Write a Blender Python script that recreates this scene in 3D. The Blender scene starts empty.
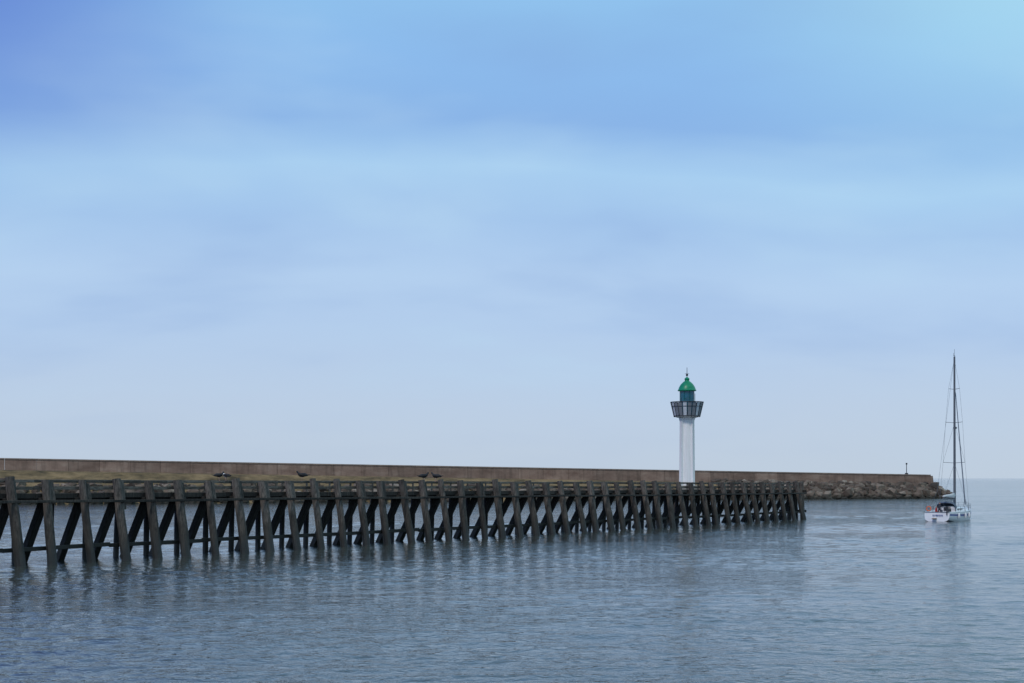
import bpy, bmesh, math, random
import numpy as np
from mathutils import Vector, Matrix
random.seed(7); np.random.seed(7)
sc = bpy.context.scene
F = 1422.2; CH = 5.0; HY = 478.0
def lin(c):
    return tuple([(v/255/12.92 if v/255<=0.04045 else ((v/255+0.055)/1.055)**2.4) for v in c])+(1,)

# ------------------------------------------------------------- mesh builder
class MB:
    def __init__(s): s.v=[]; s.f=[]; s.m=[]; s.mi=0
    def add(s,vs,fs,mi=None):
        o=len(s.v); s.v.extend([tuple(v) for v in vs])
        for f in fs: s.f.append(tuple(i+o for i in f)); s.m.append(s.mi if mi is None else mi)
    def frame(s,p0,p1,up):
        d=(Vector(p1)-Vector(p0)).normalized(); up=Vector(up)
        if abs(d.dot(up))>0.98: up=Vector((0,1,0)) if abs(d.y)<.9 else Vector((1,0,0))
        a=d.cross(up).normalized(); b=a.cross(d).normalized(); return a,b
    def beam(s,p0,p1,w,h,up=(0,0,1),mi=None,taper=1.0,ch=0.12):
        p0=Vector(p0);p1=Vector(p1);a,b=s.frame(p0,p1,up)
        n=8; vs=[]
        for p,k in ((p0,1.0),(p1,taper)):
            W=w*k/2;H=h*k/2;c=min(W,H)*ch*2
            for x,y in ((W-c,H),(W,H-c),(W,-H+c),(W-c,-H),(-W+c,-H),(-W,-H+c),(-W,H-c),(-W+c,H)):
                vs.append(p+a*x+b*y)
        fs=[(i,(i+1)%n,n+(i+1)%n,n+i) for i in range(n)]
        fs+=[tuple(range(n-1,-1,-1)),tuple(range(n,2*n))]
        s.add(vs,fs,mi)
    def cyl(s,p0,p1,r0,r1=None,n=12,mi=None,seg=1,jit=0,cap=True):
        p0=Vector(p0);p1=Vector(p1);r1=r0 if r1 is None else r1
        a,b=s.frame(p0,p1,(0,0,1)); vs=[]
        ph=random.random()*6
        for j in range(seg+1):
            t=j/seg;p=p0.lerp(p1,t);r=r0+(r1-r0)*t
            if 0<j<seg and jit: p=p+a*random.uniform(-jit,jit)+b*random.uniform(-jit,jit)
            for i in range(n):
                an=2*math.pi*i/n
                rr=r*(1+(0.06*math.sin(3*an+ph)+random.uniform(-.04,.04) if jit else 0))
                vs.append(p+a*math.cos(an)*rr+b*math.sin(an)*rr)
        fs=[]
        for j in range(seg):
            for i in range(n):
                fs.append((j*n+i,j*n+(i+1)%n,(j+1)*n+(i+1)%n,(j+1)*n+i))
        if cap: fs+=[tuple(range(n-1,-1,-1)),tuple(range(seg*n,seg*n+n))]
        s.add(vs,fs,mi)
    def rev(s,prof,c=(0,0),n=24,mi=None):
        vs=[];fs=[]
        for r,z in prof:
            for i in range(n):
                an=2*math.pi*(i+.5)/n; vs.append((c[0]+r*math.cos(an),c[1]+r*math.sin(an),z))
        for j in range(len(prof)-1):
            for i in range(n):
                fs.append((j*n+i,j*n+(i+1)%n,(j+1)*n+(i+1)%n,(j+1)*n+i))
        fs+=[tuple(range(n-1,-1,-1)),tuple(range((len(prof)-1)*n,len(prof)*n))]
        s.add(vs,fs,mi)
    def loft(s,rings,mi=None,cap=True,closed=True):
        n=len(rings[0]);vs=[p for r in rings for p in r];fs=[]
        for j in range(len(rings)-1):
            for i in range(n if closed else n-1):
                fs.append((j*n+i,j*n+(i+1)%n,(j+1)*n+(i+1)%n,(j+1)*n+i))
        if cap: fs+=[tuple(range(n-1,-1,-1)),tuple(range((len(rings)-1)*n,len(rings)*n))]
        s.add(vs,fs,mi)
    def ell(s,c,r,n=10,m=7,mi=None,rot=None):
        vs=[];c=Vector(c)
        for j in range(m+1):
            th=math.pi*(j+.02)/(m+.04)
            for i in range(n):
                an=2*math.pi*i/n
                v=Vector((r[0]*math.sin(th)*math.cos(an),r[1]*math.sin(th)*math.sin(an),r[2]*math.cos(th)))
                if rot: v=rot@v
                vs.append(c+v)
        fs=[(j*n+i,j*n+(i+1)%n,(j+1)*n+(i+1)%n,(j+1)*n+i) for j in range(m) for i in range(n)]
        fs+=[tuple(range(n-1,-1,-1)),tuple(range(m*n,m*n+n))]
        s.add(vs,fs,mi)
    def torus(s,c,R,r,axis,n=20,m=8,mi=None,mialt=None):
        ax=Vector(axis).normalized(); t=Vector((0,0,1)) if abs(ax.z)<.9 else Vector((1,0,0))
        u=ax.cross(t).normalized();w=ax.cross(u);c=Vector(c);vs=[]
        for i in range(n):
            a=2*math.pi*i/n;d=u*math.cos(a)+w*math.sin(a)
            for j in range(m):
                b=2*math.pi*j/m; vs.append(c+d*(R+r*math.cos(b))+ax*r*math.sin(b))
        for i in range(n):
            fs=[(i*m+j,((i+1)%n)*m+j,((i+1)%n)*m+(j+1)%m,i*m+(j+1)%m) for j in range(m)]
            if i==0: base=len(s.v); s.v.extend([tuple(v) for v in vs])
            for f in fs:
                s.f.append(tuple(k+base for k in f)); s.m.append(mialt if (mialt is not None and (i//(n//8))%2) else (s.mi if mi is None else mi))
    def obj(s,name,mats,parent=None,smooth=False,angle=None):
        me=bpy.data.meshes.new(name); me.from_pydata(s.v,[],s.f)
        for m in mats: me.materials.append(m)
        me.polygons.foreach_set('material_index',s.m)
        bm=bmesh.new();bm.from_mesh(me);bmesh.ops.recalc_face_normals(bm,faces=bm.faces);bm.to_mesh(me);bm.free()
        if smooth:
            me.polygons.foreach_set('use_smooth',[True]*len(me.polygons))
            if angle: me.set_sharp_from_angle(angle=math.radians(angle))
        me.update()
        o=bpy.data.objects.new(name,me); sc.collection.objects.link(o)
        if parent: o.parent=parent
        return o
def empty(name,loc=(0,0,0),rz=0):
    e=bpy.data.objects.new(name,None);sc.collection.objects.link(e);e.location=loc;e.rotation_euler=(0,0,rz);e.empty_display_size=.5
    return e

# ------------------------------------------------------------- materials
def newmat(name):
    m=bpy.data.materials.new(name);m.use_nodes=True;nt=m.node_tree
    return m,nt,nt.nodes['Principled BSDF']
def N(nt,t,**kw):
    n=nt.nodes.new(t)
    for k,v in kw.items():
        if k.startswith('i_'): n.inputs[k[2:].replace('_',' ')].default_value=v
        else: setattr(n,k,v)
    return n
def noise(nt,vec,scale,detail=5,rough=.6,dist=0):
    n=N(nt,'ShaderNodeTexNoise');n.inputs['Scale'].default_value=scale;n.inputs['Detail'].default_value=detail
    n.inputs['Roughness'].default_value=rough;n.inputs['Distortion'].default_value=dist
    if vec: nt.links.new(vec,n.inputs['Vector'])
    return n.outputs['Fac']
def ramp(nt,fac,stops,interp='LINEAR'):
    r=N(nt,'ShaderNodeValToRGB');cr=r.color_ramp;cr.interpolation=interp
    while len(cr.elements)<len(stops): cr.elements.new(.5)
    for e,(p,c) in zip(cr.elements,stops):
        e.position=p; e.color=c if len(c)==4 else tuple(c)+(1,)
    nt.links.new(fac,r.inputs['Fac']);return r.outputs['Color']
def mix(nt,fac,a,b,mode='MIX'):
    m=N(nt,'ShaderNodeMix',data_type='RGBA',blend_type=mode)
    for sck,v in ((m.inputs[0],fac),(m.inputs[6],a),(m.inputs[7],b)):
        if isinstance(v,bpy.types.NodeSocket): nt.links.new(v,sck)
        else: sck.default_value=v
    return m.outputs[2]
def math_(nt,op,a,b=0.0,clamp=False):
    m=N(nt,'ShaderNodeMath',operation=op,use_clamp=clamp)
    for sck,v in ((m.inputs[0],a),(m.inputs[1],b)):
        if isinstance(v,bpy.types.NodeSocket): nt.links.new(v,sck)
        else: sck.default_value=v
    return m.outputs[0]
def mapr(nt,v,a,b,c=0.,d=1.,smooth=False):
    m=N(nt,'ShaderNodeMapRange');nt.links.new(v,m.inputs[0])
    if smooth: m.interpolation_type='SMOOTHSTEP'
    for i,x in enumerate((a,b,c,d)): m.inputs[i+1].default_value=x
    return m.outputs[0]
def bump(nt,h,strength,dist,bsdf):
    b=N(nt,'ShaderNodeBump');b.inputs['Strength'].default_value=strength;b.inputs['Distance'].default_value=dist
    nt.links.new(h,b.inputs['Height']);nt.links.new(b.outputs[0],bsdf.inputs['Normal'])
def mapping(nt,vec,scale):
    m=N(nt,'ShaderNodeMapping');m.inputs['Scale'].default_value=scale;nt.links.new(vec,m.inputs[0]);return m.outputs[0]

def timber(name,dark,light,wet=True,streak=(6,6,.7)):
    m,nt,b=newmat(name)
    g=N(nt,'ShaderNodeNewGeometry');pos=g.outputs['Position']
    n1=noise(nt,mapping(nt,pos,streak),2.2,6,.65)
    n2=noise(nt,pos,.9,4)
    c=ramp(nt,n1,[(.3,dark),(.5,tuple((a+c_)/2 for a,c_ in zip(dark,light))),(.70,light)])
    isl=g.outputs['Random Per Island']
    v=mapr(nt,isl,0,1,.5,1.35)
    cc=N(nt,'ShaderNodeCombineColor')
    for i in range(3): nt.links.new(v,cc.inputs[i])
    c=mix(nt,1.0,c,cc.outputs[0],'MULTIPLY')
    c=mix(nt,mapr(nt,n2,.5,.72,0,.6),c,(dark[0]*.5,dark[1]*.5,dark[2]*.5,1))
    if wet:
        sx=N(nt,'ShaderNodeSeparateXYZ');nt.links.new(pos,sx.inputs[0])
        zz=math_(nt,'ADD',sx.outputs['Z'],math_(nt,'MULTIPLY',n2,-1.6))
        wetf=mapr(nt,zz,-.3,.9,1,0)
        c=mix(nt,wetf,c,(.010,.010,.009,1))
        alg=mapr(nt,zz,.6,2.0,.6,0)
        c=mix(nt,alg,c,(.022,.021,.017,1))
        nt.links.new(mapr(nt,zz,-.3,.9,.45,.9),b.inputs['Roughness'])
    else: b.inputs['Roughness'].default_value=.9
    nt.links.new(c,b.inputs['Base Color'])
    bump(nt,n1,.7,.05,b)
    return m
M_pile=timber('weathered_pile',(.015,.013,.012),(.165,.142,.124))
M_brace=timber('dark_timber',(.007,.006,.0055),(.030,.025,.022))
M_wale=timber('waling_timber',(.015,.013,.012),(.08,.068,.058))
M_rail=timber('rail_timber',(.035,.030,.026),(.22,.19,.16),wet=False,streak=(1,1,8))
M_deck=timber('deck_timber',(.05,.042,.034),(.16,.14,.12),wet=False,streak=(1.5,1.5,4))

def simple(name,col,rough=.5,metal=0,var=.15,scale=3,bmp=0):
    m,nt,b=newmat(name)
    g=N(nt,'ShaderNodeNewGeometry')
    n=noise(nt,g.outputs['Position'],scale,5)
    c=ramp(nt,n,[(.3,tuple(x*(1-var) for x in col)),(.7,tuple(min(1,x*(1+var)) for x in col))])
    nt.links.new(c,b.inputs['Base Color']);b.inputs['Roughness'].default_value=rough;b.inputs['Metallic'].default_value=metal
    if bmp: bump(nt,n,.5,bmp,b)
    return m
def paint_white():
    m,nt,b=newmat('white_paint_weathered')
    g=N(nt,'ShaderNodeNewGeometry');pos=g.outputs['Position']
    st=noise(nt,mapping(nt,pos,(5,5,.35)),1.5,5)
    c=ramp(nt,st,[(.45,(.90,.90,.90)),(.66,(.82,.81,.80)),(.82,(.55,.5,.45))])
    sx=N(nt,'ShaderNodeSeparateXYZ');nt.links.new(pos,sx.inputs[0])
    lo=mapr(nt,math_(nt,'ADD',sx.outputs[2],math_(nt,'MULTIPLY',st,-1.2)),3.0,4.2,.6,0)
    c=mix(nt,lo,c,(.36,.3,.25,1))
    nt.links.new(c,b.inputs['Base Color']);b.inputs['Roughness'].default_value=.55;return m
M_white=paint_white()
M_green=simple('green_copper_paint',(.003,.23,.11),.35,0,.25,4)
M_teal=simple('teal_lantern_glass',(.004,.11,.17),.12,0,.3,3)
M_galv=simple('galvanised_steel',(.42,.44,.47),.5,.3,.2,6)
M_darkmetal=simple('dark_metal',(.04,.045,.055),.5,.4,.2,6)
M_conc=simple('concrete',(.30,.28,.25),.9,0,.3,1.5,.05)

# ------------------------------------------------------------- camera
cam=bpy.data.cameras.new('camera');co=bpy.data.objects.new('camera',cam);sc.collection.objects.link(co);sc.camera=co
cam.lens=50;cam.sensor_width=36;cam.clip_end=60000;cam.clip_start=.1
co.location=(0,0,CH);co.rotation_euler=(math.radians(90),0,0)
cam.shift_y=(HY-341.5)/1024.

# ------------------------------------------------------------- sea : one sheet, real waves where they can be resolved
def sea():
    ys=[-20000,-2000,-300,-60,-10,5,15,22]
    y=26.0
    while y<420: ys.append(y); y+=max(.115,y*.0034)
    while y<32000: ys.append(y); y*=1.12
    ys=np.array(ys)
    us=np.concatenate([[-900,-60,-8,-2,-1,-.6],np.linspace(-.47,.47,680),[.6,1,2,8,60,900]])
    wd=np.maximum(ys,20)+8
    X=us[None,:]*wd[:,None];Y=np.repeat(ys[:,None],len(us),1)
    dyr=np.gradient(ys)[:,None]*np.ones_like(X)
    dxr=np.gradient(us)[None,:]*wd[:,None]
    cell=np.maximum(np.abs(dyr),np.abs(dxr))
    Z=np.zeros_like(X)
    rng=np.random.RandomState(3)
    n=84
    for i in range(n):
        lam=0.38*(3.6/0.38)**rng.rand()
        ang=math.radians(-68)+rng.normal()*0.75
        k=2*math.pi/lam;sl=.058*math.sqrt(2/n)*(1.15 if lam<1.6 else .75)
        a=sl/k
        att=np.clip((lam/cell-2.6)/2.0,0,1)
        Z+=a*att*np.sin(k*(math.cos(ang)*X+math.sin(ang)*Y)+rng.rand()*6.28)
    G=np.zeros_like(X)
    for i in range(9):
        lx=rng.uniform(25,90);ly=rng.uniform(9,34);G+=np.sin(X/lx*6.28*(1 if rng.rand()<.5 else -1)+Y/ly*6.28*.7+rng.rand()*6.28)
    G=np.clip(.95+.16*G,.45,1.5)
    Z*=G
    ny,nx=X.shape
    co_=np.stack([X,Y,Z],-1).reshape(-1,3).astype(np.float32)
    idx=np.arange(ny*nx).reshape(ny,nx)
    q=np.stack([idx[:-1,:-1],idx[:-1,1:],idx[1:,1:],idx[1:,:-1]],-1).reshape(-1,4).astype(np.int32)
    me=bpy.data.meshes.new('sea_water')
    me.vertices.add(len(co_));me.vertices.foreach_set('co',co_.ravel())
    me.loops.add(q.size);me.loops.foreach_set('vertex_index',q.ravel())
    me.polygons.add(len(q));me.polygons.foreach_set('loop_start',np.arange(0,q.size,4,dtype=np.int32))
    me.polygons.foreach_set('loop_total',np.full(len(q),4,dtype=np.int32))
    me.polygons.foreach_set('use_smooth',np.ones(len(q),dtype=bool))
    me.update(calc_edges=True)
    o=bpy.data.objects.new('sea_water',me);sc.collection.objects.link(o)
    m,nt,b=newmat('sea_water');me.materials.append(m)
    g=N(nt,'ShaderNodeNewGeometry');pos=g.outputs['Position']
    def rotmap(a,sc_):
        mp=N(nt,'ShaderNodeMapping');mp.inputs['Rotation'].default_value=(0,0,math.radians(a));mp.inputs['Scale'].default_value=sc_
        nt.links.new(pos,mp.inputs[0]);return mp.outputs[0]
    sx=N(nt,'ShaderNodeSeparateXYZ');nt.links.new(pos,sx.inputs[0])
    big=noise(nt,rotmap(12,(.17,.26,1)),1,3,.55,.3)
    mid=noise(nt,rotmap(-24,(.75,1.0,1)),1,3,.55,.6)
    sml=noise(nt,rotmap(31,(2.1,2.6,1)),1,3,.6,.4)
    patch=noise(nt,rotmap(8,(.014,.04,1)),1,4,.6,.5)
    pf=mapr(nt,patch,.35,.65,.5,1.3)
    fm=mapr(nt,sx.outputs[1],60,240,.25,1.0)
    h=math_(nt,'ADD',math_(nt,'MULTIPLY',big,math_(nt,'MULTIPLY',fm,.22)),math_(nt,'MULTIPLY',math_(nt,'MULTIPLY',mid,math_(nt,'MULTIPLY',fm,.22)),pf))
    h=math_(nt,'ADD',h,math_(nt,'MULTIPLY',math_(nt,'MULTIPLY',sml,.05),pf))
    bump(nt,h,1.0,1.0,b)
    c=ramp(nt,patch,[(.3,(.034,.043,.041)),(.7,(.047,.058,.053))])
    nt.links.new(c,b.inputs['Base Color'])
    b.inputs['Roughness'].default_value=.05;b.inputs['IOR'].default_value=1.33
sea()

# ------------------------------------------------------------- wooden pier
A=Vector((-28.8,80.0));B=Vector((35.6,173.0));L=(B-A).length;D=(B-A)/L;Pn=Vector((D.y,-D.x))
def P(s,k,z):
    return Vector((A.x+D.x*s+Pn.x*k,A.y+D.y*s+Pn.y*k,z))
def topz(s): return 4.93-.5*max(0,min(1,s/L))
pier=empty('wooden_pier')
piles=MB();brs=MB();rails=MB();deck=MB();wal=MB()
SP=2.5;n0=-9;n1=int(L/SP)
KB=-2.8
for i in range(n0,n1):
    s=i*SP+.6+random.uniform(-.10,.10);tz=topz(s)
    w=random.uniform(.47,.60)
    kt=random.uniform(-.04,.06);kb=.85+random.uniform(-.22,.22);ds=random.uniform(-.18,.18)
    tzz=tz+random.uniform(-.12,.16)
    p0=P(s+ds,kb+.25,-1.6);p1=P(s,kt,tzz)
    piles.cyl(p0,p1,w*.56,w*.46,n=10,seg=6,jit=.025)
    if random.random()<.7:
        piles.beam(P(s+.31,.36,tz-1.6+random.uniform(-.3,.3)),P(s+.29,.12,tz-.05+random.uniform(-.2,.05)),.18,.26,up=(D.x,D.y,0))
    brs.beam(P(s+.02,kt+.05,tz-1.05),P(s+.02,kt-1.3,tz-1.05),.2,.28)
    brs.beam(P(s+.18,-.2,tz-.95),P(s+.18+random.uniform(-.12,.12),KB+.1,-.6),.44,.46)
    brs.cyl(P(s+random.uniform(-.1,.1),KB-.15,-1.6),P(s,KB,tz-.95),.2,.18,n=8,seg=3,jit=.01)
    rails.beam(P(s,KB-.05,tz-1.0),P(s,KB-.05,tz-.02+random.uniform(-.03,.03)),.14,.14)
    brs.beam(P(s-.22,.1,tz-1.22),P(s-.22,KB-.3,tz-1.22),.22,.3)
sA=n0*SP;sB=(n1-1)*SP+2.3
def longit(mb,k,dz,w,h,seg=5.0,jit=.02):
    s=sA
    while s<sB:
        e=min(s+seg,sB)
        a=P(s+.01,k+random.uniform(-jit,jit),topz(s)+dz+random.uniform(-jit,jit))
        b=P(e-.01,k+random.uniform(-jit,jit),topz(e)+dz+random.uniform(-jit,jit))
        mb.beam(a,b,w,h);s=e
longit(rails,-.36,-.12,.14,.15)
longit(rails,-.34,-.50,.10,.2)
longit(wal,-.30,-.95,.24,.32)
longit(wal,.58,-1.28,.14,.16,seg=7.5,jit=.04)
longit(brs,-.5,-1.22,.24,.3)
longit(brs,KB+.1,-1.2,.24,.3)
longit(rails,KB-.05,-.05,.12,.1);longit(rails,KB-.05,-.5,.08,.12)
s=sA
while s<sB:
    e=min(s+7.5,sB);brs.beam(P(s+.01,.22,.95+random.uniform(-.05,.05)),P(e-.01,.22,.95+random.uniform(-.05,.05)),.18,.24);s=e
s=sA
while s<sB:
    ww=.235;deck.beam(P(s+.12,-.42,topz(s)-1.0+random.uniform(-.006,.006)),P(s+.12,KB-.25,topz(s)-1.0+random.uniform(-.006,.006)),ww,.07);s+=.25
for j in range(4):
    k=-.1-j*.85
    piles.cyl(P(sB+.5,k,-1.6),P(sB+.05,k,topz(sB)+random.uniform(-.1,.15)),.29,.24,n=10,seg=5,jit=.015)
for dz in (-.1,-.5): rails.beam(P(sB+.1,.1,topz(sB)+dz),P(sB+.1,KB-.2,topz(sB)+dz),.12,.16)
brs.beam(P(sB+.1,.5,topz(sB)-1.05),P(sB+.1,KB-.3,topz(sB)-1.05),.2,.34)
brs.beam(P(sB+.35,.4,1.),P(sB+.35,KB-.3,1.),.2,.3)

kL=-4.6;tx=(687-512)/F
sL=(tx*(A.y+Pn.y*kL)-(A.x+Pn.x*kL))/(D.x-tx*D.y)
LH=P(sL,kL,0);tzL=topz(sL)
for a in range(-1,2):
    for kk in (0,-2.3,-4.6):
        piles.cyl(P(sL+a*2.3,kL+1.9+kk+.4,-1.6),P(sL+a*2.3,kL+1.9+kk,tzL-1.1),.24,.22,n=10,seg=4,jit=.01)
for kk in (1.9,-.4,-2.7): brs.beam(P(sL-2.7,kL+kk,tzL-1.24),P(sL+2.7,kL+kk,tzL-1.24),.24,.28)
for j in range(22): deck.beam(P(sL-2.7+j*.25,KB-.28,tzL-1.02),P(sL-2.7+j*.25,kL-3.0,tzL-1.02),.235,.07)
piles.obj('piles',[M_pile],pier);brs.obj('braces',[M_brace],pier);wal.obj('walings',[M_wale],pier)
rails.obj('handrails',[M_rail],pier);deck.obj('deck_planks',[M_deck],pier)

# ------------------------------------------------------------- lighthouse
lh=empty('lighthouse',(LH.x,LH.y,0),math.atan2(D.y,D.x)+.5)
dL=LH.y
def hz(y): return CH+(HY-y)*dL/F
zb=tzL-.98
mb=MB()
z0,z1=zb,hz(418)
r0,r1=.82,.76
mb.rev([(1.25,zb),(1.25,zb+.55),(1.18,zb+.62)],n=8,mi=1)
mb.rev([(r0,zb+.62),(r1,z1-.25),(r1+.05,z1-.2),(r1+.05,z1)],n=24)
for q in range(4):
    a=q*math.pi/2+math.pi/4
    d=Vector((math.cos(a),math.sin(a),0));t=Vector((-d.y,d.x,0))
    rings=[]
    for z,R in ((zb+.62,1.07),(z1-.35,.97),(z1-.02,1.12)):
        rings.append([d*.6+t*.2+Vector((0,0,z)),d*R+t*.16+Vector((0,0,z)),d*R-t*.16+Vector((0,0,z)),d*.6-t*.2+Vector((0,0,z))])
    mb.loft(rings)
mb.rev([(.9,z1),(1.35,z1+.12),(1.42,z1+.16),(1.42,z1+.30),(.5,z1+.302)],n=24)
mb.obj('tower',[M_white,M_conc],lh,smooth=True,angle=30)
mb=MB()
for a,zc,hh,ww in ((-math.pi/2+.0,zb+1.7,2.0,.8),(-math.pi/2,zb+4.6,.6,.3),(math.pi/2,zb+3,.6,.3)):
    d=Vector((math.cos(a),math.sin(a),0))
    mb.beam(d*.80+Vector((0,0,zc-hh/2)),d*.80+Vector((0,0,zc+hh/2)),ww,.08,up=d)
mb.obj('door_and_windows',[M_green],lh)
mb=MB();zg0=z1+.2;zg1=hz(402.5);n=20
for i in range(n):
    a0=2*math.pi*(i+.13)/n;a1=2*math.pi*(i+.87)/n
    def pt(a,r,z): return Vector((r*math.cos(a),r*math.sin(a),z))
    ra,rb=1.46,1.78;o=.03
    vs=[pt(a0,ra,zg0),pt(a1,ra,zg0),pt(a1,rb,zg1),pt(a0,rb,zg1),pt(a0,ra-o,zg0),pt(a1,ra-o,zg0),pt(a1,rb-o,zg1),pt(a0,rb-o,zg1)]
    mb.add(vs,[(0,1,2,3),(7,6,5,4),(0,4,5,1),(1,5,6,2),(2,6,7,3),(3,7,4,0)],0 if i%3 else 2)
    am=2*math.pi*i/n
    mb.cyl(pt(am,1.43,zg0-.1),pt(am,1.82,zg1+.05),.03,n=6,mi=1)
mb.torus((0,0,zg1+.04),1.82,.04,(0,0,1),40,6,1);mb.torus((0,0,zg0+.02),1.46,.04,(0,0,1),40,6,1)
mb.torus((0,0,(zg0+zg1)/2+.3),1.71,.025,(0,0,1),40,6,1)
mb.obj('gallery_railing',[simple('dull_panel',(.20,.22,.25),.6),M_darkmetal,simple('white_panel',(.60,.63,.68),.5)],lh)
mb=MB();zl0=z1+.3;zl1=hz(391)
mb.rev([(.86,zl0),(.86,zl0+.9),(.90,zl0+.95),(.90,zl0+1.0),(.5,zl0+1.001)],n=16,mi=0)
mb.obj('lantern_base',[simple('teal_paint',(.006,.14,.21),.4)],lh,smooth=True,angle=35)
mb=MB();mb.rev([(.80,zl0+1.0),(.80,zl1)],n=16,mi=0)
mb.obj('lantern_glass',[M_teal],lh)
mb=MB()
for i in range(8):
    a=2*math.pi*(i+.5)/8;mb.cyl((.84*math.cos(a),.84*math.sin(a),zl0+.98),(.84*math.cos(a),.84*math.sin(a),zl1+.02),.03,n=6)
for i in range(8):
    a=2*math.pi*(i+.5)/8;b=a+2*math.pi/8
    zm=(zl0+1+zl1)/2;mb.cyl((.84*math.cos(a),.84*math.sin(a),zm),(.84*math.cos(b),.84*math.sin(b),zm),.02,n=6)
mb.obj('lantern_glazing_bars',[simple('teal_bars',(.01,.16,.17),.4)],lh)
mb=MB();zt=hz(379)
mb.rev([(1.02,zl1),(1.04,zl1+.08),(.98,zl1+.14),(.88,zl1+.42),(.68,zl1+.75),(.42,zl1+1.0),(.26,zl1+1.1),(.24,zl1+1.16),(.26,zl1+1.18),(.26,zt-.05),(.30,zt),(.2,zt+.12),(.05,zt+.22)],n=24)
mb.obj('dome_roof',[M_green],lh,smooth=True,angle=40)
mb=MB();mb.cyl((0,0,zt+.15),(0,0,hz(367.5)),.045,.03,n=6);mb.ell((0,0,zt+.45),(.14,.14,.14))
zv=hz(371.5);mb.beam((-.38,0,zv),(.35,0,zv),.05,.07)
mb.add([(-.42,-.01,zv-.16),(-.42,-.01,zv+.16),(-.08,-.01,zv),(-.42,.01,zv-.16),(-.42,.01,zv+.16),(-.08,.01,zv)],[(0,1,2),(5,4,3),(0,3,4,1),(1,4,5,2),(2,5,3,0)])
mb.beam((0,-.25,zv-.25),(0,.25,zv-.25),.035,.035);mb.beam((-.25,0,zv-.25),(.25,0,zv-.25),.035,.035)
mb.cyl((1.2,-.9,zg0),(1.2,-.9,hz(393)),.03,n=6);mb.cyl((-1.3,.6,zg0),(-1.3,.6,zg1+.5),.025,n=6)
mb.obj('weather_vane',[M_darkmetal],lh)

# ------------------------------------------------------------- breakwater
WL=Vector((-100.8,280.0));WR=Vector((104.5,355.0));Lw=(WR-WL).length;Dw=(WR-WL)/Lw;Pw=Vector((Dw.y,-Dw.x))
def W(t,k,z): return Vector((WL.x+(WR.x-WL.x)*t+Pw.x*k,WL.y+(WR.y-WL.y)*t+Pw.y*k,z))
def wtop(t): return 8.95+(5.85-8.95)*t
def wbase(t): return 6.6+(3.0-6.6)*t
def sw(t): return 15+(7.0-15)*t
m,nt,b=newmat('wall_concrete_brown')
g=N(nt,'ShaderNodeNewGeometry');pos=g.outputs['Position']
n1=noise(nt,mapping(nt,pos,(.35,.35,.9)),.6,6,.65);n2=noise(nt,mapping(nt,pos,(1.2,1.2,.12)),1,5,.6)
c=ramp(nt,n1,[(.3,(.16,.10,.075)),(.55,(.26,.175,.135)),(.75,(.35,.26,.205))])
c=mix(nt,mapr(nt,n2,.48,.72,0,.65),c,(.10,.068,.052,1))
v=mapr(nt,g.outputs['Random Per Island'],0,1,.84,1.14);cc=N(nt,'ShaderNodeCombineColor')
for i in range(3): nt.links.new(v,cc.inputs[i])
c=mix(nt,1.0,c,cc.outputs[0],'MULTIPLY')
nt.links.new(c,b.inputs['Base Color']);b.inputs['Roughness'].default_value=.95;bump(nt,n1,.5,.2,b);M_wall=m
M_cope=simple('coping_stone',(.27,.20,.16),.9,0,.3,.8)
wall=empty('breakwater_wall');mb=MB();mc=MB()
t=-.6;dt=6/Lw
while t<.9999:
    e=min(t+dt,1)
    g_=.02/Lw
    a0,a1=t+g_,e-g_
    for (mbb,kf,kb_,zl) in ((mb,0,-1.2,-.25),(mc,.12,-1.3,None)):
        if zl is None: z=[(wtop(a)-.248,wtop(a)) for a in (a0,a1)]
        else: z=[(wbase(a)-1.0,wtop(a)-.25) for a in (a0,a1)]
        vs=[]
        for (a,(zlo,zhi)) in zip((a0,a1),z):
            vs+=[W(a,kf+(.25 if mbb is mb else 0),zlo),W(a,kf,zhi),W(a,kb_,zhi),W(a,kb_,zlo)]
        mbb.add(vs,[(0,1,5,4),(1,2,6,5),(2,3,7,6),(3,0,4,7),(0,3,2,1),(4,5,6,7)])
    t=e
ring0=[];ring1=[]
for i in range(9):
    a=-math.pi/2+math.pi*i/8
    dd=Dw*math.cos(a)*1.0+Pw*math.sin(a)*-.62
    c0=W(1,-.6,0)
    ring0.append(Vector((c0.x+dd.x*1.4,c0.y+dd.y*1.4,2.3)));ring1.append(Vector((c0.x+dd.x,c0.y+dd.y,wtop(1)-.3)))
mb.loft([ring0,ring1])
mb.obj('wall_blocks',[M_wall],wall);mc.obj('coping',[M_cope],wall)

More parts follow.
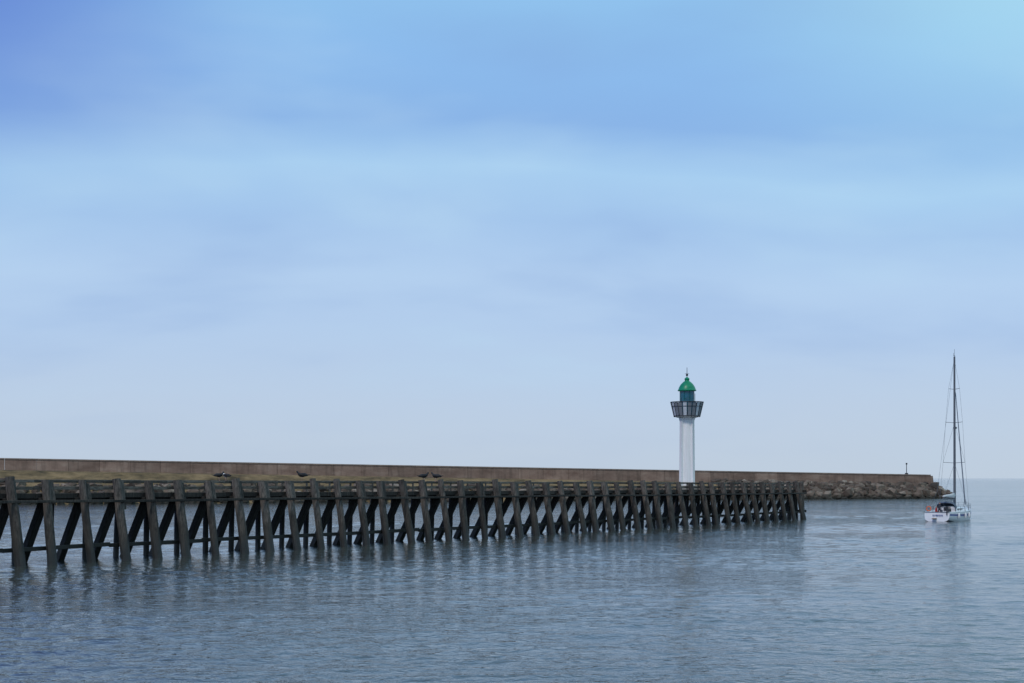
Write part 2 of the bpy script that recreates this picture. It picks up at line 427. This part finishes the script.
m,nt,b=newmat('embankment_ground')
g=N(nt,'ShaderNodeNewGeometry');pos=g.outputs['Position'];n1=noise(nt,mapping(nt,pos,(.3,.3,1)),.6,7,.7)
c=ramp(nt,n1,[(.35,(.055,.042,.022)),(.5,(.17,.12,.06)),(.68,(.30,.21,.11))])
nt.links.new(c,b.inputs['Base Color']);b.inputs['Roughness'].default_value=1;bump(nt,n1,.6,.5,b);M_emb=m
mb=MB();rings=[]
for i in range(129):
    t=-.6+1.6*i/128;w=sw(t);zb_=wbase(t);j=lambda a:random.uniform(-a,a)
    rings.append([W(t,-14,-2),W(t,-6,zb_*.5),W(t,-1.1,zb_-.1),W(t,.1,zb_),W(t,w*.25,zb_-.25+j(.12)),W(t,w*.5,zb_*.62+j(.3)),W(t,w*.8,zb_*.25+j(.3)),W(t,w*1.05,-.9)])
for i in range(1,7):
    a=i/6*math.pi/2;sh=math.cos(a);ex=math.sin(a)*2.2/Lw;zb_=wbase(1)*(.98*sh)-.4*(1-sh)
    rings.append([W(1+ex,-8*sh-.6,-2),W(1+ex,-4*sh-.6,zb_*.3-.3),W(1+ex,-1.1,zb_-.1),W(1+ex,-.4,zb_),W(1+ex,sw(1)*.25*sh,zb_-.3),W(1+ex,sw(1)*.5*sh,zb_*.6-.3),W(1+ex,sw(1)*.8*sh,zb_*.2-.3),W(1+ex,sw(1)*1.05*sh,-1)])
mb.loft(rings,closed=False,cap=False)
mb.obj('breakwater_embankment',[M_emb])

m,nt,b=newmat('riprap_stone')
g=N(nt,'ShaderNodeNewGeometry');pos=g.outputs['Position'];n1=noise(nt,pos,1.2,5,.6)
v=mapr(nt,g.outputs['Random Per Island'],0,1,0,1)
c=ramp(nt,v,[(0,(.035,.026,.02)),(.45,(.11,.08,.06)),(.85,(.19,.145,.11)),(1,(.32,.27,.22))])
c=mix(nt,mapr(nt,n1,.4,.7,0,.5),c,(.05,.036,.027,1))
sx=N(nt,'ShaderNodeSeparateXYZ');nt.links.new(pos,sx.inputs[0])
c=mix(nt,mapr(nt,sx.outputs[2],.3,1.3,.92,0),c,(.016,.016,.011,1))
nt.links.new(c,b.inputs['Base Color']);b.inputs['Roughness'].default_value=.9;M_rock=m
bm=bmesh.new();bmesh.ops.create_icosphere(bm,subdivisions=1,radius=1);iv=np.array([v.co[:] for v in bm.verts]);fi=[[v.index for v in f.verts] for f in bm.faces];bm.free()
mb=MB()
def rock(c,r):
    sc3=np.array([random.uniform(.7,1.35),random.uniform(.7,1.3),random.uniform(.55,.95)])*r
    v=np.sign(iv)*np.abs(iv)**.7
    v=v*sc3*(1+np.random.uniform(-.18,.18,(len(iv),1)))
    R=Matrix.Rotation(random.random()*6.28,3,'Z')@Matrix.Rotation(random.uniform(-.6,.6),3,'X')
    v=v@np.array(R).T+np.array(c)
    mb.add(v.tolist(),fi)
def slope_z(t,u):
    zb_=wbase(t)
    pts=[(.0,zb_),(.25,zb_-.25),(.5,zb_*.62),(.8,zb_*.25),(1.05,-.9)]
    for (a,za),(b_,zb2) in zip(pts,pts[1:]):
        if u<=b_: return za+(zb2-za)*(u-a)/(b_-a)
    return -.9
for i in range(2900):
    if i<1500: t=random.uniform(-.25,.75);u=random.uniform(.55,1.02)
    else: t=random.uniform(.72,1.0);u=random.uniform(.15,1.02)
    z=slope_z(t,u)
    rock(W(t,u*sw(t),z+random.uniform(-.2,.4)),random.choice((.45,.6,.8,1.0,1.25))*random.uniform(.8,1.1))
for i in range(260):
    a=random.uniform(-.9,math.pi/2);rr=random.uniform(.1,1)
    ex=math.cos(a)*rr*3.2/Lw; kk=math.sin(a)*rr*sw(1)
    rock(W(1+ex+.2/Lw,kk,wbase(1)*(1-rr)**.7+random.uniform(-.3,.2)-.1),random.uniform(.5,1.1))
mb.obj('riprap_rocks',[M_rock])

e=empty('navigation_post');mb=MB()
tq=((908-512)/F*WL.y-WL.x)/((WR.x-WL.x)-(908-512)/F*(WR.y-WL.y))
c0=W(tq,-.6,wtop(tq));mb.cyl(c0,c0+Vector((0,0,2.8)),.10,.08,n=8);mb.beam(c0+Vector((-.2,0,2.6)),c0+Vector((.2,0,2.6)),.1,.4)
mb.rev([(.4,wtop(tq)),(.4,wtop(tq)+.3)],c=(c0.x,c0.y),n=10)
mb.obj('post',[M_darkmetal],e)

# ------------------------------------------------------------- birds on the pier rail
M_bw=simple('white_feathers',(.70,.70,.69),.8);M_bd=simple('dark_feathers',(.012,.013,.017),.7,0,.3,20)
M_beak=simple('yellow_beak',(.6,.35,.04),.5);M_leg=simple('pink_leg',(.5,.3,.25),.6)
def bird(loc,rz,back,body,name,sc_=1.0):
    e=empty(name,loc,rz);e.scale=(sc_,)*3
    mb=MB()
    prof=[(-.30,.30,.010,.02),(-.22,.30,.035,.04),(-.12,.29,.08,.07),(0,.29,.105,.095),(.1,.32,.10,.10),(.17,.37,.07,.075),(.20,.42,.048,.05),(.215,.455,.048,.05),(.24,.48,.048,.045),(.275,.482,.03,.03),(.295,.478,.012,.014)]
    rings=[]
    for x,z,ry,rz_ in prof:
        rings.append([Vector((x-.4*rz_*math.sin(2*math.pi*i/12)*(.8 if .1<x<.25 else .1),ry*math.cos(2*math.pi*i/12),z+rz_*math.sin(2*math.pi*i/12))) for i in range(12)])
    mb.loft(rings,mi=0)
    for sy in (-1,1):
        mb.ell((-.07,sy*.08,.325),(.24,.05,.085),12,8,1,Matrix.Rotation(-.12,3,'Y'))
        mb.ell((-.29,sy*.03,.315),(.14,.018,.022),8,6,1,Matrix.Rotation(.1,3,'Y'))
        mb.cyl((.0,sy*.045,.22),(.01,sy*.045,.0),.012,.010,n=6,mi=3)
        mb.ell((.035,sy*.045,.008),(.045,.03,.008),8,4,3)
        mb.ell((.262,sy*.036,.49),(.008,.006,.008),6,4,4)
    mb.ell((-.05,0,.36),(.19,.095,.06),12,8,1)
    mb.cyl((.285,0,.478),(.345,0,.468),.014,.004,n=6,mi=2)
    mb.obj('body',[body,back,M_beak,M_leg,M_darkmetal],e,smooth=True)
def s_for(px,k=0.0):
    tx=(px-512)/F
    return (tx*(A.y+Pn.y*k)-(A.x+Pn.x*k))/(D.x-tx*D.y)
for px,rz,bk,bd,nm,s_ in ((219,.2,M_bd,M_bd,'crow',1.2),(226,2.6,M_bd,M_bw,'gull',1.15),(302,3.3,M_bd,M_bd,'crow',1.4),(424,.4,M_bd,M_bd,'crow',1.45),(436,2.9,M_bd,M_bd,'crow',1.45)):
    s=s_for(px,-.36);bird(P(s,-.36,topz(s)-.045),rz,bk,bd,nm,s_)

# ------------------------------------------------------------- sailing yacht
th=math.radians(57)
yacht=empty('sailing_yacht',(49.0,164.0,0),th)
M_gel=simple('gelcoat_white',(.76,.77,.79),.25,0,.05,1)
M_blue=simple('blue_stripe',(.02,.07,.28),.35);M_anti=simple('antifoul_dark',(.03,.05,.10),.6)
M_teak=simple('teak_deck',(.30,.21,.13),.7,0,.2,5);M_canvas=simple('blue_grey_canvas',(.10,.13,.18),.85,0,.2,4)
M_sail=simple('sail_cloth',(.60,.61,.62),.8,0,.1,3);M_alu=simple('mast_aluminium',(.14,.15,.17),.5,.3,.1,3)
M_win=simple('smoked_window',(.02,.025,.03),.08);M_wire=simple('stainless_wire',(.16,.17,.19),.4,.5,.1,3)
st=[0,.6,1.4,2.5,3.9,5.4,7,8.6,9.8,10.8,11.5,11.9,12.05]
hb=[1.45,1.58,1.70,1.82,1.93,1.96,1.86,1.56,1.18,.76,.40,.14,.03]
sh=[1.05,1.05,1.05,1.06,1.07,1.10,1.15,1.22,1.29,1.35,1.40,1.43,1.44]
kz=[-.05,-.15,-.25,-.4,-.5,-.55,-.55,-.5,-.42,-.3,-.1,.3,.9]
rings=[]
for x,h,s_,k_ in zip(st,hb,sh,kz):
    r=[]
    pr=[(1,1.0),(.995,.82),(.985,.66),(.97,.42),(.90,.2),(.72,.07),(.4,.0),(0,-.03)]
    for fy,fz in pr: r.append(Vector((x-(.0 if x>0 else (fz-.5)*-.25),h*fy,k_+(s_-k_)*max(0,fz))))
    r+= [Vector((p.x,-p.y,p.z)) for p in reversed(r[:-1])]
    rings.append(r)
mb=MB();n=len(rings[0])
for j in range(len(rings)-1):
    for i in range(n-1):
        q=min(i,n-2-i)
        mi=1 if q==1 else (2 if q>=4 else 0)
        mb.add([rings[j][i],rings[j][i+1],rings[j+1][i+1],rings[j+1][i]],[(0,1,2,3)],mi)
mb.add(rings[0],[tuple(range(n))],0)
me=mb.obj('hull',[M_gel,M_blue,M_anti],yacht)
bm=bmesh.new();bm.from_mesh(me.data);bmesh.ops.remove_doubles(bm,verts=bm.verts,dist=1e-4);bmesh.ops.recalc_face_normals(bm,faces=bm.faces);bm.to_mesh(me.data);bm.free()
me.data.polygons.foreach_set('use_smooth',[True]*len(me.data.polygons));me.data.set_sharp_from_angle(angle=math.radians(40))
def interp(x,a,b): return float(np.interp(x,a,b))
mb=MB();rs=[]
xs=[.0,.5,.52,1.5,2.5,3.68,3.70,5.4,7,8.6,9.8,10.8,11.5,12.0]
for x in xs:
    h=interp(x,st,hb);z=interp(x,st,sh);well=(.51<x<3.69)
    cw=min(.62,h*.5);sw_=min(1.05,h*.8)
    zi=z-.60 if well else z+.05
    zs=z-.16 if well else z+.04
    rs.append([Vector((x,h,z)),Vector((x,h*.97,z+.06)),Vector((x,h*.95,z+.02)),Vector((x,sw_+.02,z+.03)),Vector((x,sw_,zs)),Vector((x,cw+.01,zs)),Vector((x,cw,zi)),
               Vector((x,-cw,zi)),Vector((x,-cw-.01,zs)),Vector((x,-sw_,zs)),Vector((x,-sw_-.02,z+.03)),Vector((x,-h*.95,z+.02)),Vector((x,-h*.97,z+.06)),Vector((x,-h,z))])
n=14
for j in range(len(rs)-1):
    for i in range(n-1):
        mi=1 if (i in (4,6,8) and .5<xs[j]<3.6) else 0
        mb.add([rs[j][i],rs[j][i+1],rs[j+1][i+1],rs[j+1][i]],[(0,1,2,3)],mi)
mb.obj('deck_and_cockpit',[M_gel,M_teak],yacht)
mb=MB();rs=[]
for x,w_,h_ in ((3.75,1.2,.52),(5.0,1.22,.50),(6.8,1.08,.44),(8.0,.86,.34),(8.9,.6,.16),(9.2,.5,.05)):
    z=interp(x,st,sh)+.0
    rs.append([Vector((x,w_,z)),Vector((x,w_*.93,z+h_*.75)),Vector((x,w_*.8,z+h_)),Vector((x,0,z+h_+.08)),Vector((x,-w_*.8,z+h_)),Vector((x,-w_*.93,z+h_*.75)),Vector((x,-w_,z))])
mb.loft(rs)
for sy in (-1,1):
    for xa,xb_ in ((4.2,5.4),(5.7,6.7)):
        wa=interp(xa,[3.75,5,6.8],[1.2,1.22,1.08]);wb=interp(xb_,[3.75,5,6.8],[1.2,1.22,1.08])
        za=interp(xa,st,sh)
        mb.beam((xa,sy*(wa*.965+.012),za+.22),(xb_,sy*(wb*.965+.012),za+.22),.02,.17,mi=1)
mb.beam((3.72,0,1.15),(3.72,0,1.58),.6,.03,up=(1,0,0),mi=1)
for xh in (7.4,8.4): mb.beam((xh-.25,0,interp(xh,st,sh)+.48-.12*(xh-7.4)),(xh+.25,0,interp(xh,st,sh)+.42-.16*(xh-7.4)),.5,.06,mi=1)
mb.obj('cabin',[M_gel,M_win],yacht)
mb=MB();rs=[]
for x,zt_,w_ in ((3.45,.95,1.12),(3.7,1.12,1.16),(4.1,1.08,1.12),(4.6,.80,1.05),(4.85,.55,1.0)):
    z=1.12;r=[]
    for i in range(11):
        a=math.pi*i/10;r.append(Vector((x,w_*math.copysign(abs(math.cos(a))**.6,math.cos(a)),z+zt_*abs(math.sin(a))**.55)))
    rs.append(r)
mb.loft(rs,closed=False,cap=False)
mb.obj('sprayhood',[M_canvas],yacht,smooth=True)
MT=19.5
mb=MB();mx=7.2
mb.cyl((mx,0,1.5),(mx-.1,0,MT),.16,.11,n=12)
mb.cyl((mx-.1,0,MT),(mx-.1,0,MT+.9),.025,.018,n=5);mb.beam((mx-.45,0,MT+.1),(mx+.2,0,MT+.1),.05,.05);mb.cyl((mx-.45,0,MT+.1),(mx-.45,0,MT+.4),.02,n=5)
for zs,ws in ((6.8,1.3),(11.6,1.0),(15.6,.65)):
    for sy in (-1,1): mb.beam((mx-.05,0,zs),(mx-.25,sy*ws,zs+.08),.07,.05)
mb.ell((mx+.2,0,11.0),(.12,.25,.14),8,6)
mb.cyl((mx-.1,0,2.45),(2.4,0,2.6),.08,.07,n=10)
mb.beam((mx-.15,0,1.7),(5.2,0,2.45),.04,.04)
mb.obj('mast_and_boom',[M_alu],yacht,smooth=True,angle=40)
mb=MB();rs=[]
for x,h_,w_ in ((mx-.2,.62,.16),(6,.50,.19),(5,.42,.2),(4,.36,.18),(3,.28,.15),(2.5,.2,.1)):
    zc=2.5+(mx-x)*.03+.1;rs.append([Vector((x,w_*math.cos(2*math.pi*i/10),zc+h_*.5+h_*.5*math.sin(2*math.pi*i/10))) for i in range(10)])
mb.loft(rs);mb.obj('furled_mainsail',[M_sail],yacht,smooth=True)
mb=MB();mb.cyl((11.75,0,1.75),(mx+.4,0,15.2),.085,.04,n=8,seg=8);mb.obj('furled_genoa',[simple('genoa_uv_strip',(.30,.33,.38),.8)],yacht,smooth=True)
mb=MB();wr=.012
mb.cyl((mx+.4,0,15.2),(mx,0,16.3),wr,n=5)
mb.cyl((.15,0,3.5),(mx-.12,0,MT),wr,n=5)
for sy in (-1,1):
    mb.cyl((.1,sy*1.1,1.1),(.15,0,3.5),wr,n=5)
    mb.cyl((mx-.35,sy*1.8,1.15),(mx-.25,sy*1.3,6.88),wr,n=5);mb.cyl((mx-.25,sy*1.3,6.88),(mx-.25,sy*1.0,11.68),wr,n=5)
    mb.cyl((mx-.25,sy*1.0,11.68),(mx-.25,sy*.65,15.68),wr,n=5);mb.cyl((mx-.25,sy*.65,15.68),(mx-.1,0,MT-.3),wr,n=5)
    mb.cyl((mx-.35,sy*1.75,1.15),(mx-.05,0,6.8),wr,n=5);mb.cyl((mx-.25,sy*1.3,6.88),(mx-.1,0,11.5),wr,n=5)
    prev=None
    for x in (.1,1.6,3.2,4.8,6.4,8.,9.6,11.,11.8):
        h=interp(x,st,hb)*.96;z=interp(x,st,sh);p=Vector((x,sy*h,z))
        mb.cyl(p,p+Vector((0,0,.65)),.02,n=5)
        if prev:
            for q in (.35,.64): mb.cyl(prev+Vector((0,0,q)),p+Vector((0,0,q)),.014,n=5)
        prev=p
    mb.cyl((.1,sy*1.4,1.7),(.1,sy*.5,1.7),.02,n=5);mb.cyl((.1,sy*.5,1.7),(.1,sy*.5,1.07),.02,n=5)
    mb.cyl((11.8,sy*.18,2.05),(12.15,0,2.1),.02,n=5)
mb.torus((1.55,0,1.25),.42,.018,(1,0,0),24,6)
for q in range(3):
    a=q*math.pi/3;mb.cyl((1.55,.42*math.cos(a),1.25+.42*math.sin(a)),(1.55,-.42*math.cos(a),1.25-.42*math.sin(a)),.01,n=5)
mb.beam((1.75,0,.5),(1.75,0,1.3),.22,.28)
mb.obj('rigging_and_rails',[M_wire],yacht)
M_or=simple('orange_buoy',(.8,.13,.02),.5);M_red=simple('red_flag',(.6,.03,.03),.8);M_dk=simple('black_plastic',(.03,.03,.035),.5)
mb=MB()
mb.torus((.02,.95,1.45),.25,.06,(1,0,0),24,8,0)
mb.beam((-.02,-1.15,1.3),(-.02,-1.15,1.75),.3,.26,mi=1);mb.cyl((-.05,-1.15,1.3),(-.08,-1.15,.75),.06,n=8,mi=1)
for x,sy in ((2.2,-1),(4.4,-1),(6.0,-1),(3.,1),(5.4,1)):
    h=interp(x,st,hb)+.14;mb.ell((x,sy*h,.62),(.13,.13,.35),10,8,3);mb.cyl((x,sy*h,.95),(x,sy*(h-.16),1.7),.012,n=5,mi=1)
for i,w_ in enumerate((.12,.08,.14,.1,.12,.08,.13)):
    y=.48-i*.17;mb.beam((-.088,y,.70),(-.105,y-w_,.70),.01,.16,mi=4)
mb.beam((-.02,.25,.35),(-.45,.25,.33),.5,.05,mi=5)
mb.obj('deck_gear',[M_or,M_dk,M_red,M_gel,M_blue,M_teak],yacht)

def crew(name,J,E,R,cols,loc,rz,jm):
    me=bpy.data.meshes.new(name);me.from_pydata(J,E,[]);o=bpy.data.objects.new(name,me);sc.collection.objects.link(o)
    sm=o.modifiers.new('s','SKIN')
    for i,r in enumerate(R):
        d=me.skin_vertices[0].data[i];d.radius=(r,r*.85);d.use_root=(i==0)
    ss=o.modifiers.new('u','SUBSURF');ss.levels=2
    dg=bpy.context.evaluated_depsgraph_get();nm=bpy.data.meshes.new_from_object(o.evaluated_get(dg))
    bpy.data.objects.remove(o)
    for c in cols: nm.materials.append(c)
    JV=[Vector(j) for j in J]
    for p in nm.polygons:
        p.use_smooth=True
        i=min(range(len(JV)),key=lambda q:(p.center-JV[q]).length-R[q]);p.material_index=jm[i]
    root=empty(name,loc,rz);root.parent=yacht
    b_=bpy.data.objects.new('figure',nm);sc.collection.objects.link(b_);b_.parent=root
    return root
M_skin=simple('skin',(.5,.28,.19),.6);M_hair=simple('hair',(.05,.03,.02),.8);M_tr=simple('navy_trousers',(.02,.025,.05),.85)
def person(name,loc,rz,seated,jacket,hat=None):
    if seated:
        J=[(0,0,.1),(0,0,.32),(.02,0,.55),(.03,0,.63),(.05,0,.74),(.06,0,.82),
           (0,.1,.08),(.42,.13,.1),(.44,.13,-.34),(.56,.14,-.38),(0,-.1,.08),(.42,-.13,.1),(.44,-.13,-.34),(.56,-.14,-.38),
           (.02,.18,.52),(.08,.24,.27),(.32,.17,.2),(.40,.15,.19),(.02,-.18,.52),(.08,-.24,.27),(.32,-.17,.2),(.40,-.15,.19)]
    else:
        J=[(0,0,.93),(0,0,1.15),(.03,0,1.4),(.04,0,1.48),(.06,0,1.59),(.07,0,1.67),
           (0,.1,.88),(.05,.12,.48),(0,.13,.08),(.14,.14,.03),(0,-.1,.88),(.05,-.12,.48),(0,-.13,.08),(.14,-.14,.03),
           (.02,.18,1.36),(.12,.24,1.12),(.36,.2,1.1),(.44,.19,1.12),(.02,-.18,1.36),(.12,-.24,1.12),(.36,-.2,1.1),(.44,-.19,1.12)]
    E=[(0,1),(1,2),(2,3),(3,4),(4,5),(0,6),(6,7),(7,8),(8,9),(0,10),(10,11),(11,12),(12,13),(2,14),(14,15),(15,16),(16,17),(2,18),(18,19),(19,20),(20,21)]
    R=[.15,.14,.15,.06,.10,.085,.09,.065,.045,.04,.09,.065,.045,.04,.07,.05,.038,.035,.07,.05,.038,.035]
    jm=[0,0,0,2,2,3,1,1,1,4,1,1,1,4,0,0,0,2,0,0,0,2]
    r=crew(name,J,E,R,[jacket,M_tr,M_skin,hat or M_hair,M_dk],loc,rz,jm)
    mb=MB();hx,hz_=J[4][0],J[4][2]
    mb.cyl((hx+.08,0,hz_+.01),(hx+.115,0,hz_-.02),.012,.018,n=6,mi=0)
    for sy in (-1,1):
        mb.ell((hx+.082,sy*.033,hz_+.02),(.01,.012,.008),6,4,2);mb.ell((hx-.01,sy*.095,hz_),(.018,.012,.03),6,4,0)
    mb.beam((hx+.085,-.025,hz_-.05),(hx+.085,.025,hz_-.05),.008,.008,mi=1)
    mb.obj('face',[M_skin,M_red,M_dk],r)
person('helmsman',(1.0,0,.47),0,False,simple('dark_jacket',(.03,.035,.05),.85))
person('crew_member',(2.3,.78,.86),-math.pi/2,True,simple('red_jacket',(.45,.03,.03),.85))
person('crew_member',(2.6,-.78,.86),math.pi/2,True,simple('black_jacket',(.02,.02,.025),.85),simple('white_cap',(.7,.7,.7),.8))

# ------------------------------------------------------------- world & sun
w=bpy.data.worlds.new('World');sc.world=w;w.use_nodes=True;nt=w.node_tree
bg=nt.nodes['Background']
sky=N(nt,'ShaderNodeTexSky',sky_type='NISHITA',sun_disc=False)
sky.sun_elevation=math.radians(48);sky.sun_rotation=math.radians(-150)
tc=N(nt,'ShaderNodeTexCoord');sx=N(nt,'ShaderNodeSeparateXYZ');nt.links.new(tc.outputs['Generated'],sx.inputs[0])
z=math_(nt,'MAXIMUM',sx.outputs[2],0.0);zd=math_(nt,'ADD',z,.30)
u=math_(nt,'DIVIDE',sx.outputs[0],zd);v_=math_(nt,'DIVIDE',sx.outputs[1],zd)
cb=N(nt,'ShaderNodeCombineXYZ');nt.links.new(u,cb.inputs[0]);nt.links.new(v_,cb.inputs[1]);cb.inputs[2].default_value=3.7
nA=noise(nt,mapping(nt,cb.outputs[0],(.9,1.1,1)),1.0,3,.45)
nB=noise(nt,mapping(nt,cb.outputs[0],(1.6,2.4,1)),1.0,4,.5,.15)
zz=math_(nt,'ADD',z,math_(nt,'MULTIPLY',math_(nt,'SUBTRACT',nA,.5),math_(nt,'MULTIPLY',z,.5)))
base=ramp(nt,zz,[(0,lin((192,207,224))),(.05,lin((187,206,230))),(.10,lin((179,205,237))),(.13,lin((180,208,240))),(.165,lin((164,198,237))),
 (.195,lin((168,207,242))),(.235,lin((138,181,233))),(.28,lin((141,188,238))),(.33,lin((146,197,240))),(.6,lin((134,152,172))),(1,lin((134,150,166)))])
hi=mapr(nt,nB,.48,.72,0,.42,True);lo=mapr(nt,nB,.5,.30,0,.30,True)
fz=mapr(nt,z,.02,.15,.18,1,True)
base=mix(nt,math_(nt,'MULTIPLY',hi,fz),base,lin((190,223,245)))
base=mix(nt,math_(nt,'MULTIPLY',lo,fz),base,lin((130,164,218)))
az=mapr(nt,sx.outputs[0],-.37,-.12,1,0,True);az2=mapr(nt,sx.outputs[0],.10,.36,0,1,True);up=mapr(nt,z,.16,.33,0,1,True)
base=mix(nt,math_(nt,'MULTIPLY',math_(nt,'MULTIPLY',az,up),.9),base,lin((92,124,210)))
base=mix(nt,math_(nt,'MULTIPLY',math_(nt,'MULTIPLY',az2,up),.7),base,lin((178,229,245)))
skm=mix(nt,1.0,sky.outputs[0],(.1,.1,.1,1),'MULTIPLY')
col=mix(nt,.95,skm,base)
nt.links.new(col,bg.inputs[0]);bg.inputs[1].default_value=1.0
sd=bpy.data.lights.new('sun','SUN');so=bpy.data.objects.new('sun',sd);sc.collection.objects.link(so)
sd.energy=1.5;sd.angle=math.radians(12);sd.color=(1,.95,.88)
el=math.radians(48);azr=math.radians(-150)
dirv=Vector((math.sin(azr)*math.cos(el),math.cos(azr)*math.cos(el),math.sin(el)))
so.rotation_euler=dirv.to_track_quat('Z','Y').to_euler()
sc.view_settings.view_transform='Standard';sc.view_settings.look='None';sc.view_settings.exposure=0
